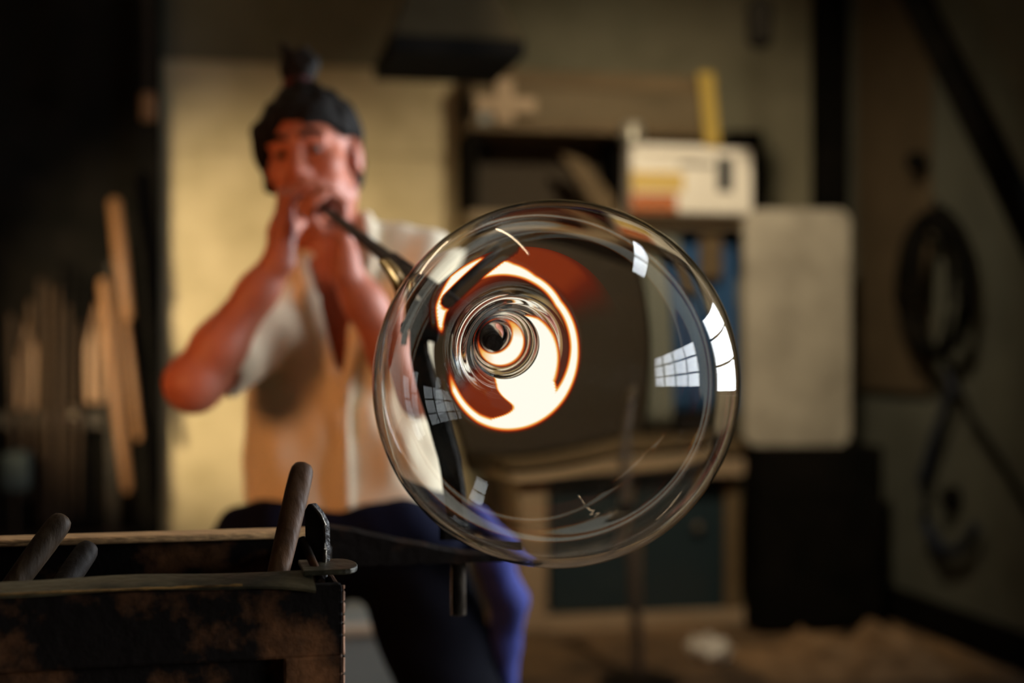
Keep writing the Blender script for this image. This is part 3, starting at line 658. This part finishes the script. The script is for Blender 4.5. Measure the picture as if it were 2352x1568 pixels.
MB().tube([P(918, 735, 1.6), P(938, 775, 1.6)], .006, 6).build('wing_nut', M_fork, t, 40)
MB().tube([P(934, 765, 1.595), P(932, 792, 1.595)], .0055, 8).build('bolt', M_fork, t, 40)
MB().box(P(1010, 735, 1.61), (.035, .02, .05), Matrix.Rotation(.2, 3, 'Y'), .004).build('clamp', M_fork, t)

# ------------------------------------------------------------------ steel tool box with arm
bo = P(787, 1345, 1.15); bo.z = 1.137
BA = math.radians(13); BU = Vector((math.cos(BA), math.sin(BA), 0)); BV = Vector((-math.sin(BA), math.cos(BA), 0)); BR = Matrix.Rotation(BA, 3, 'Z')
BL, BW, BH = .50, .285, .30
t = thing('steel_tool_box', Vector((bo.x, bo.y, 0)) - BU * .25 + BV * .14, 'rusty steel tool box on legs with a long blackened arm', 'tool box')
def bbox(mb, u, v, z, bev=.002):
    c = bo + BU * (u[0] + u[1]) / 2 + BV * (v[0] + v[1]) / 2 + Vector((0, 0, (z[0] + z[1]) / 2))
    mb.box(c, (u[1] - u[0], v[1] - v[0], z[1] - z[0]), BR, bev); return mb
bbox(MB(), (-BL, -.002), (.012, .016), (-BH, -.004)).build('front_panel', M_rust, t)
f = MB(); bbox(f, (-BL, 0), (0, .0125), (-.062, -.003), .003); f.build('top_rail', M_rust, t)
bbox(MB(), (-.048, .0), (.0, .0125), (-BH, -.060), .003).build('stile', M_rust, t)
bbox(MB(), (-BL, -BL + .048), (.0, .0125), (-BH, -.060), .003).build('stile', M_rust, t)
bbox(MB(), (-BL, -.048), (.0, .0125), (-BH, -BH + .05), .003).build('bottom_rail', M_rust, t)
bbox(MB(), (-.006, 0), (.0125, BW), (-BH, -.006), .002).build('end_panel', M_rust, t)
bbox(MB(), (-BL, -BL + .006), (.0125, BW), (-BH, -.006), .002).build('end_panel', M_rust, t)
bbox(MB(), (-BL, 0), (BW - .006, BW), (-BH, 0), .002).build('back_panel', M_rust, t)
bbox(MB(), (-BL, 0), (.016, BW), (-BH, -BH + .006), .001).build('bottom_plate', M_iron, t)
# near rim: an uneven worn lip
mb = MB(); N = 50; rg = []
for i in range(N + 1):
    u = -BL + (BL - .022) * i / N; j = .0012 * noise.noise(Vector((u * 60, 1, 2))) + .0008 * noise.noise(Vector((u * 200, 4, 2)))
    zt = -.003 + (.0025 * noise.noise(Vector((u * 9, 3, 1)))); dip = -.006 * max(0, (i / N - .88) / .12) ** 2
    zt += .004; pts = [(-.006 + j, zt - .0035 + dip), (-.007 + j, zt - .0012 + dip), (-.004, zt + .0006 + dip), (.034, zt + .003), (.036, zt - .002)]
    rg.append([mb.bm.verts.new(bo + BU * u + BV * v + Vector((0, 0, z))) for v, z in pts])
for a, b in zip(rg, rg[1:]):
    for k in range(5): mb.bm.faces.new((a[k], a[(k + 1) % 5], b[(k + 1) % 5], b[k]))
mb.bm.faces.new(rg[0][::-1]); mb.bm.faces.new(rg[-1]); mb.build('rim', M_worn, t, 50)
bbox(MB(), (-BL - .01, .01), (BW - .03, BW + .004), (0, .007), .002).build('rim', mat('firelit_worn_rim', (.72, .42, .19), .45, .2, col2=(.28, .16, .075), scale=30, stretch=(1, 12, 12), bump=.3), t)  # golden firelight put into the far rim's colour
tb = []
for q in range(0, 181, 20):
    an = math.radians(q - 90); tb.append(bo + BU * (.004 + .013 * math.cos(an)) + BV * (.045 + .03 * math.sin(an)) + Vector((0, 0, .002)))
tb = [bo + BU * -.03 + BV * .015 + Vector((0, 0, .002))] + tb + [bo + BU * -.03 + BV * .075 + Vector((0, 0, .002))]
MB().prism(tb, (0, 0, .0045), .001).build('corner_tab', M_worn, t)
MB().tube([P(695, 1238, 1.21), P(738, 1335, 1.17)], .0035, 10).build('corner_strut', M_rust, t, 50)
for u in (-BL + .03, -.03):
    for v in (.035, BW - .03): MB().box(bo + BU * u + BV * v + Vector((0, 0, -(bo.z + BH) / 2)), (.04, .04, bo.z - BH), BR, .003).build('leg', M_iron, t)
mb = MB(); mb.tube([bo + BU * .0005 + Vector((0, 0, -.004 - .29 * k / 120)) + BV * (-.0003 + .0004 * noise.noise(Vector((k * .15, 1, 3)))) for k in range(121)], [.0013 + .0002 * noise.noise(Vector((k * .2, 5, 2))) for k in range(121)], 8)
mb.build('wear_glint_edge', mat('bare_rust_edge', (.42, .22, .13), .5, .3, col2=(.12, .06, .035), scale=60), t, 60)
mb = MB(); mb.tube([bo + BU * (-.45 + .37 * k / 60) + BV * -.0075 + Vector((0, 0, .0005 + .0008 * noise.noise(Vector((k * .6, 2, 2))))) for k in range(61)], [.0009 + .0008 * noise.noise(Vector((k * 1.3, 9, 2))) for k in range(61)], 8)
mb.build('wear_glint_edge', M_glint, t, 60)  # golden glint along the lip, painted as a thin strip
# arm
mb = MB(); N = 30; rg = []
for i in range(N + 1):
    k = i / N; px = lerp(735, 1195, k); top = lerp(1196, 1262, min(1, k * 1.4)) + 3 * noise.noise(Vector((k * 9, 0, 0))); bot = lerp(1303, 1288, k) + 5 * noise.noise(Vector((k * 25, 7, 0)))
    D = lerp(1.45, 1.50, k)
    rg.append([mb.bm.verts.new(v) for v in (P(px, bot, D), P(px, top + 12, D), P(px, top, D + .012), P(px, top, D + .05), P(px, bot, D + .06))])
for a, b in zip(rg, rg[1:]):
    for k in range(5): mb.bm.faces.new((a[k], a[(k + 1) % 5], b[(k + 1) % 5], b[k]))
mb.bm.faces.new(rg[0][::-1]); mb.bm.faces.new(rg[-1]); mb.build('support_arm', mat('charred_iron', (.005, .003, .002), .6, .0, spec=.07, col2=(.035, .014, .005), scale=22, bump=.25, bscale=60, lo=.5, hi=.8), t, 30)
# threaded bolt below the arm
mb = MB(); pr = []
for k in range(40): pr += [(-.0015 * k, .0085), (-.0015 * k - .00075, .0073)]
mb.lathe([(0, 0)] + pr + [(-.0605, 0)], P(1052, 1288, 1.515) + Vector((0, .01, 0)), n=20, cap=False).build('threaded_bolt', M_steel, t, 20)
# arm brace to the box's back
bbox(MB(), (-.06, .02), (BW, BW + .06), (-.05, -.012), .003).build('arm_bracket', M_iron, t)

# tools standing in the box
def tool(top, bot, r, lab, m):
    A, Bq = P(*top), P(*bot); d = (Bq - A).normalized(); ln = (Bq - A).length
    tt = thing('tool_handle', Bq, lab, 'tool', 'wooden handled tools in the steel box')
    MB().tube([A + d * q for q in (0, .002, .006, .012, .03, ln * .6, ln)], [r * .45, r * .75, r * .93, r, r * 1.02, r * .96, r * .86], 20).build('handle', m, tt, 50)
    k = (Bq.z - (bo.z - BH + .012)) / max(.05, -d.z)
    MB().tube([Bq - d * .01, Bq + d * .03, Bq + d * min(k, .10)], [r * .5, r * .4, r * .35], 12).build('shaft', M_iron, tt, 50)
tool((697, 1066, 1.34), (632, 1345, 1.27), .0112, 'upright brown wooden tool handle beside the iron plate', M_handle)
tool((148, 1186, 1.22), (-10, 1400, 1.17), .0105, 'slanting grey brown wooden tool handle at the far end of the box', mat('grey_wood_handle', (.020, .011, .005), .6, spec=.15, col2=(.065, .036, .015), scale=20, stretch=(1, 1, .2), bump=.4, bscale=60))
tool((208, 1252, 1.30), (110, 1395, 1.24), .0108, 'short dark tool handle barely showing inside the box', mat('dark_wood_handle', (.008, .005, .003), .7, spec=.15, col2=(.02, .012, .008), scale=20, bump=.4))
pp = [(699, 1172), (706, 1158), (714, 1156), (732, 1178), (744, 1200), (746, 1215), (746, 1300), (741, 1314), (730, 1308), (718, 1285), (700, 1245)]
t = thing('iron_plate_tool', P(735, 1312, 1.2), 'upright iron plate tool with worn edge at the box corner', 'tool')
MB().prism([P(x, y, 1.205) for x, y in pp], (.004, .007, 0), .0012).build('plate', M_iron, t)
MB().tube([P(716, 1160, 1.202), P(735, 1182, 1.202), P(745.5, 1206, 1.202), P(746, 1260, 1.202), P(745, 1308, 1.202)], .0018, 8).build('wear_glint_edge', M_steel, t, 60)
MB().tube([P(742, 1300, 1.208), P(742, 1420, 1.208)], .004, 8).build('tang', M_iron, t, 60)

# ------------------------------------------------------------------ the glassblower
person = thing('person', Vector((-.31, 2.68, 0)), 'person blowing into a long pipe, cream shirt, hair in a topknot', 'person')
HO = P(717, 357, 2.625)
HR = Matrix.Rotation(math.radians(-9), 3, 'Y') @ Matrix.Rotation(math.radians(-10), 3, 'Z')
def Hd(x, y, z): return HO + HR @ Vector((x, y, z))
h = .0045
bf = Field((-.86, 2.22, -.02), (.30, 2.98, 1.84), h)
EYELIDS = []
# head
bf.ell(Hd(0, .012, .025), (.076, .095, .090), HR); bf.ell(Hd(0, -.028, -.055), (.058, .062, .072), HR, .03)
bf.cap(Hd(-.014, -.066, -.104), Hd(.014, -.066, -.104), .02, k=.03)
for s in (-1, 1):
    bf.ell(Hd(s * .042, -.056, -.03), (.028, .03, .03), HR, .025); bf.ell(Hd(s * .079, .016, -.012), (.011, .024, .034), HR, .008)
    bf.cap(Hd(s * .05, -.0, -.08), Hd(s * .02, -.06, -.105), .02, .018, .03)
    bf.cap(Hd(s * .014, -.089, .022), Hd(s * .048, -.076, .020), .011, .009, .02)
    bf.ell(Hd(s * .031, -.1, -.002), (.019, .016, .011), HR, .012, True)
    EYELIDS.append(s)
bf.cap(Hd(0, -.086, .008), Hd(0, -.106, -.036), .009, .0135, .015); bf.cap(Hd(-.012, -.094, -.042), Hd(.012, -.094, -.042), .009, k=.012)
bf.cap(Hd(-.016, -.084, -.07), Hd(.016, -.084, -.07), .012, k=.02)
for s in EYELIDS:
    bf.chain([Hd(s * .017, -.080, .006), Hd(s * .031, -.0850, .0115), Hd(s * .046, -.074, .006)], [.0045, .0058, .0045], .006)
    bf.chain([Hd(s * .018, -.079, -.009), Hd(s * .031, -.082, -.0145), Hd(s * .045, -.074, -.009)], [.0035, .004, .0035], .006)
# neck, trunk
bf.cap(Hd(0, .02, -.08), P(775, 590, 2.70), .055, .06, .04)
SL, SR = P(672, 705, 2.67), P(968, 628, 2.70)
bf.cap(P(715, 690, 2.71), P(910, 640, 2.72), .068, k=.05); bf.cap(P(770, 580, 2.715), SL, .05, .055, .05); bf.cap(P(770, 580, 2.715), SR, .05, .055, .05)
bf.ell(P(785, 790, 2.71), (.150, .108, .20), None, .05); bf.ell(P(792, 1030, 2.71), (.135, .098, .19), None, .05); bf.ell(P(800, 1215, 2.71), (.155, .105, .13), None, .05)
# arms
EL, ER = P(445, 880, 2.40), P(955, 890, 2.46)
WL, WR_ = P(640, 600, 2.41), P(792, 622, 2.385)
bf.cap(SL, EL, .054, .043, .03); bf.cap(SR, ER, .054, .043, .03)
def fore(E, W): bf.chain([E, lerp(E, W, .3), lerp(E, W, .75), W], [.042, .043, .031, .027], .025)
fore(EL, WL); fore(ER, WR_)
bf.ell(EL, (.046, .046, .046), None, .02)
# hands around the pipe
W1 = (Vector((0, 0, 1)) - pd * pd.z).normalized(); W2 = pd.cross(W1).normalized()
if W2.x < 0: W2 = -W2
def ringp(tt, phi, r): a = math.radians(phi); return MOUTH + pd * tt + (W2 * math.cos(a) + W1 * math.sin(a)) * r
def hand(W, t0, dt, knuck, fing, thumb, tt0):
    ks = []
    for k in range(4):
        q = t0 + dt * k; ln = (1.0, 1.08, 1.0, .85)[k]
        pts = [ringp(q, a, r) for a, r in fing]; K = ringp(q, knuck[0], knuck[1]); ks.append(K)
        if ln < 1: pts[-1] = lerp(pts[-2], pts[-1], .7)
        rs = [.0088, .0084, .0080, .0072][:len(pts)]
        bf.chain([K] + pts, [.0098] + rs, .003)
        off = (k - 1.5) * .007
        bf.cap(W + pd * off, K, .020, .0115, .014)
    bf.cap(lerp(W, ks[0], .45), lerp(W, ks[3], .45), .02, .018, .02)
    tp = [lerp(W, ks[0], .30)] + [ringp(tt0, a, r) for a, r in thumb]
    bf.chain(tp, [.018, .0115, .0105, .009][:len(tp)], .01)
hand(WL, .035, .0205, (172, .052), [(128, .036), (78, .027), (20, .024), (-30, .022)], [(235, .034), (285, .025), (330, .022)], .05)
hand(WR_, .120, .0205, (-52, .050), [(-100, .036), (-160, .028), (140, .025), (90, .022)], [(5, .036), (55, .027), (95, .023)], .125)
# legs
HL, HRr = P(690, 1290, 2.71), P(925, 1290, 2.71)
KL, KR = P(570, 1730, 2.62), P(1075, 1720, 2.64)
AL = Vector((KL.x - .02, 2.70, .10)); AR = Vector((KR.x + .03, 2.72, .10))
for a, b, c in ((HL, KL, AL), (HRr, KR, AR)):
    bf.chain([a, b, c], [.08, .052, .036], .03); bf.cap(c - Vector((0, 0, .05)), c + Vector((0, -.14, -.07)), .03, .026, .03)
body = link('body', bf.mesh('body'), M_skin, person)
# hair
hf = Field((-.50, 2.45, 1.45), (-.20, 2.80, 1.90), .004)
hf.ell(Hd(-.004, .018, .036), (.094, .106, .096), HR); hf.cap(Hd(-.082, -.012, .05), Hd(-.076, -.022, -.055), .020, .014, .03)
hf.ell(Hd(0, .05, -.02), (.078, .07, .085), HR, .03)
hf.cap(Hd(.0, .01, .115), Hd(-.012, .02, .142), .022, .022, .03)
inv = HR.transposed()
def hl(X, Y, Z):
    x, y, z = X - HO.x, Y - HO.y, Z - HO.z
    return [inv[i][0] * x + inv[i][1] * y + inv[i][2] * z for i in range(3)]
def facecut(X, Y, Z):
    x, y, z = hl(X, Y, Z)
    zz = z - .052 + 2.2 * np.abs(x) ** 2 * 3 + .006 * np.sin(x * 90)
    front = np.maximum(np.maximum(y - .0 + .0 * x, zz), np.abs(x + .003) - .069)       # box before the ears, below the hairline
    side = np.maximum(z + .03 - np.clip(x * .9, -.03, .05), y - .03 - np.clip(x * .4, 0, .03))
    return -np.minimum(front, side)
hf.carve(facecut, .008)
def strands(X, Y, Z):
    x, y, z = hl(X, Y, Z); return .0025 * np.sin(x * 170 + 4 * np.sin(y * 40)) + .002 * np.sin(y * 120 + z * 90)
hf.warp(strands)
link('hair', hf.mesh('hair'), M_hair, person)
tk = Field((-.48, 2.5, 1.62), (-.22, 2.76, 1.95), .004)
tk.chain([Hd(-.010, .02, .13), Hd(-.006, .022, .165), Hd(.002, .02, .185)], [.02, .026, .02], .02)
tk.ell(Hd(-.022, .02, .17), (.018, .02, .026), HR, .012); tk.ell(Hd(.016, .02, .168), (.018, .02, .022), HR, .012); tk.cap(Hd(-.015, .02, .18), Hd(-.03, .02, .215), .012, .006, .012)
tk.warp(lambda X, Y, Z: .0025 * np.sin(X * 160) * np.sin(Z * 140))
link('topknot', tk.mesh('topknot'), M_hair, person)
tie = MB(); tie.tube([Hd(-.011 + .024 * math.cos(k * .3927), .02 + .024 * math.sin(k * .3927), .142) for k in range(16)], .006, 8, closed=True).build('hair_tie', mat('dark_red_tie', (.09, .012, .012), .8), person, 60)
for s in (-1, 1):
    ey = MB().ball(Hd(s * .031, -.0765, -.002), .0120, sub=3).build('eye', M_eye, person, 60)
    MB().ball(Hd(s * .031 + .0005, -.0866, -.003), (.0062, .0028, .0062), HR, sub=2).build('iris', M_hair, ey, 60)
    MB().tube([Hd(s * .012, -.101, .021), Hd(s * .03, -.098, .028), Hd(s * .052, -.082, .023)], [.0045, .006, .0035], 8).build('eyebrow', M_hair, person, 60)
MB().tube([Hd(-.02, -.088, -.069), Hd(-.008, -.097, -.066), Hd(.008, -.097, -.066), Hd(.02, -.088, -.069)], [.003, .006, .006, .003], 10).build('lips', M_lip, person, 60)
# shirt
sf = Field((-.60, 2.30, .94), (.26, 3.0, 1.62), .006)
sf.cap(P(722, 700, 2.71), P(925, 640, 2.72), .080, k=.05); sf.cap(P(790, 560, 2.715), P(985, 622, 2.70), .055, .070, .05); sf.cap(P(755, 575, 2.715), P(676, 705, 2.68), .052, .062, .05)
sf.ell(P(785, 790, 2.71), (.168, .126, .215), None, .05)
sf.chain([P(715, 780, 2.705), P(712, 1000, 2.70), P(705, 1190, 2.69)], [.105, .108, .122], .06); sf.chain([P(860, 780, 2.705), P(870, 1000, 2.70), P(890, 1190, 2.69)], [.105, .108, .125], .06)
sf.cap(SL, lerp(SL, EL, .70), .070, .066, .03); sf.cap(SR, lerp(SR, ER, .68), .074, .070, .03)
def tri(X, Y, Z):
    a, b, c = P(672, 600, 2.58), P(862, 545, 2.58), P(782, 905, 2.58)
    def hp(p, q):
        nx, nz = (q.z - p.z), -(q.x - p.x); l = math.hypot(nx, nz); return ((X - p.x) * nx + (Z - p.z) * nz) / l
    return np.maximum(np.maximum(np.maximum(hp(a, b), hp(b, c)), hp(c, a)), Y - 2.70)
_a, _b, _c = P(672, 600, 2.58), P(862, 545, 2.58), P(782, 905, 2.58)
test = tri(np.array([(_a.x + _b.x + _c.x) / 3]), np.array([2.5]), np.array([(_a.z + _b.z + _c.z) / 3]))
if test[0] > 0:
    _t = tri
    def tri(X, Y, Z):
        a, b, c = _a, _c, _b
        def hp(p, q):
            nx, nz = (q.z - p.z), -(q.x - p.x); l = math.hypot(nx, nz); return ((X - p.x) * nx + (Z - p.z) * nz) / l
        return np.maximum(np.maximum(np.maximum(hp(a, b), hp(b, c)), hp(c, a)), Y - 2.70)
sf.carve(lambda X, Y, Z: -tri(X, Y, Z), .006)
sf.cap(P(775, 590, 2.70), Hd(0, .02, -.06), .066, .066, .008, True)
sf.cap(lerp(SL, EL, .62), lerp(SL, EL, 1.0), .050, .046, .006, True); sf.cap(lerp(SR, ER, .60), lerp(SR, ER, 1.0), .050, .046, .006, True)
zh = P(700, 1178, 2.6).z
sf.carve(lambda X, Y, Z: (zh + .018 * np.sin((X + .3) * 22) - .02 * np.exp(-((X + .19) / .05) ** 2)) - Z, .008)
sf.warp(lambda X, Y, Z: .0035 * np.sin((X * 1.0 + Z * .75) * 60 + 2 * np.sin(Z * 9)) * np.clip((1.45 - Z) * 4, 0, 1) + .002 * np.sin(X * 85 - Z * 30))
# collar and placket folds
sf.chain([P(838, 505, 2.665), P(850, 580, 2.60), P(818, 760, 2.565), P(795, 900, 2.562)], [.017, .018, .013, .010], .012)
sf.chain([P(690, 610, 2.62), P(715, 690, 2.575), P(765, 860, 2.562), P(795, 905, 2.562), P(800, 1180, 2.57)], [.016, .014, .010, .009, .008], .012)
link('shirt', sf.mesh('shirt'), M_shirt, person)
# trousers
tf = Field((-.86, 2.45, .03), (.26, 2.95, 1.12), .008)
tf.ell(P(805, 1215, 2.71), (.185, .125, .135), None, .05)
for a, b, c in ((HL, KL, AL), (HRr, KR, AR)): tf.chain([a, b, c], [.098, .083, .066], .025); tf.cap(lerp(a, b, .12) + Vector((.018 if a is HRr else -.01, .01, 0)), lerp(a, b, .9) + Vector((.014 if a is HRr else -.01, .01, 0)), .098, .085, .02)
tf.carve(lambda X, Y, Z: np.maximum(.07 - Z, Z - 1.05), .006)
tf.warp(lambda X, Y, Z: .004 * np.sin(Z * 38 + X * 20))
link('trousers', tf.mesh('trousers'), M_trous, person)
# work jacket knotted round the waist
jf = Field((-.66, 2.36, .30), (.16, 2.95, 1.16), .007)
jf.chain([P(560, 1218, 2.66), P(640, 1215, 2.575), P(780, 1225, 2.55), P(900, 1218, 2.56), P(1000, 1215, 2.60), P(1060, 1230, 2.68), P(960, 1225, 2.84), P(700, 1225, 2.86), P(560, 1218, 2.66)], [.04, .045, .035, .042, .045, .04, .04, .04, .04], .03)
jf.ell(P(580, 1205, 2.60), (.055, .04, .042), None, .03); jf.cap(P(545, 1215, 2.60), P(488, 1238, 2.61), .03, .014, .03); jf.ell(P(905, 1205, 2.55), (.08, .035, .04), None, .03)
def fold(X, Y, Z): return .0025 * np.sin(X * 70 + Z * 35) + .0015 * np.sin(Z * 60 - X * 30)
jf.warp(fold); link('waist_jacket', jf.mesh('waist_jacket'), M_jacket_shade, person)
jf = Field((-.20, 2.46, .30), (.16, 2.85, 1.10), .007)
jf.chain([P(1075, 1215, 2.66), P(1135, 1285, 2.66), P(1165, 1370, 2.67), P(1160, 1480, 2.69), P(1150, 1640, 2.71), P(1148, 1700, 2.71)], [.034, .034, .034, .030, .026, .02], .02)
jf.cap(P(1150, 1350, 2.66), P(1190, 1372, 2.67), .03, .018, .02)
jf.warp(fold); link('jacket_sleeve', jf.mesh('jacket_sleeve'), M_jacket_lit, person)['label'] = 'blue jacket sleeve hanging at the hip'
for c in (AL, AR):
    ff = Field((c.x - .1, c.y - .26, -.005), (c.x + .1, c.y + .12, .16), .006)
    ff.cap(Vector((c.x, c.y + .02, .05)), Vector((c.x, c.y - .16, .04)), .052, .045, .02); ff.cap(Vector((c.x, c.y, .06)), Vector((c.x, c.y, .12)), .05, .05, .03)
    ff.carve(lambda X, Y, Z: .002 - Z, .004); link('shoe', ff.mesh('shoe'), M_black, person)
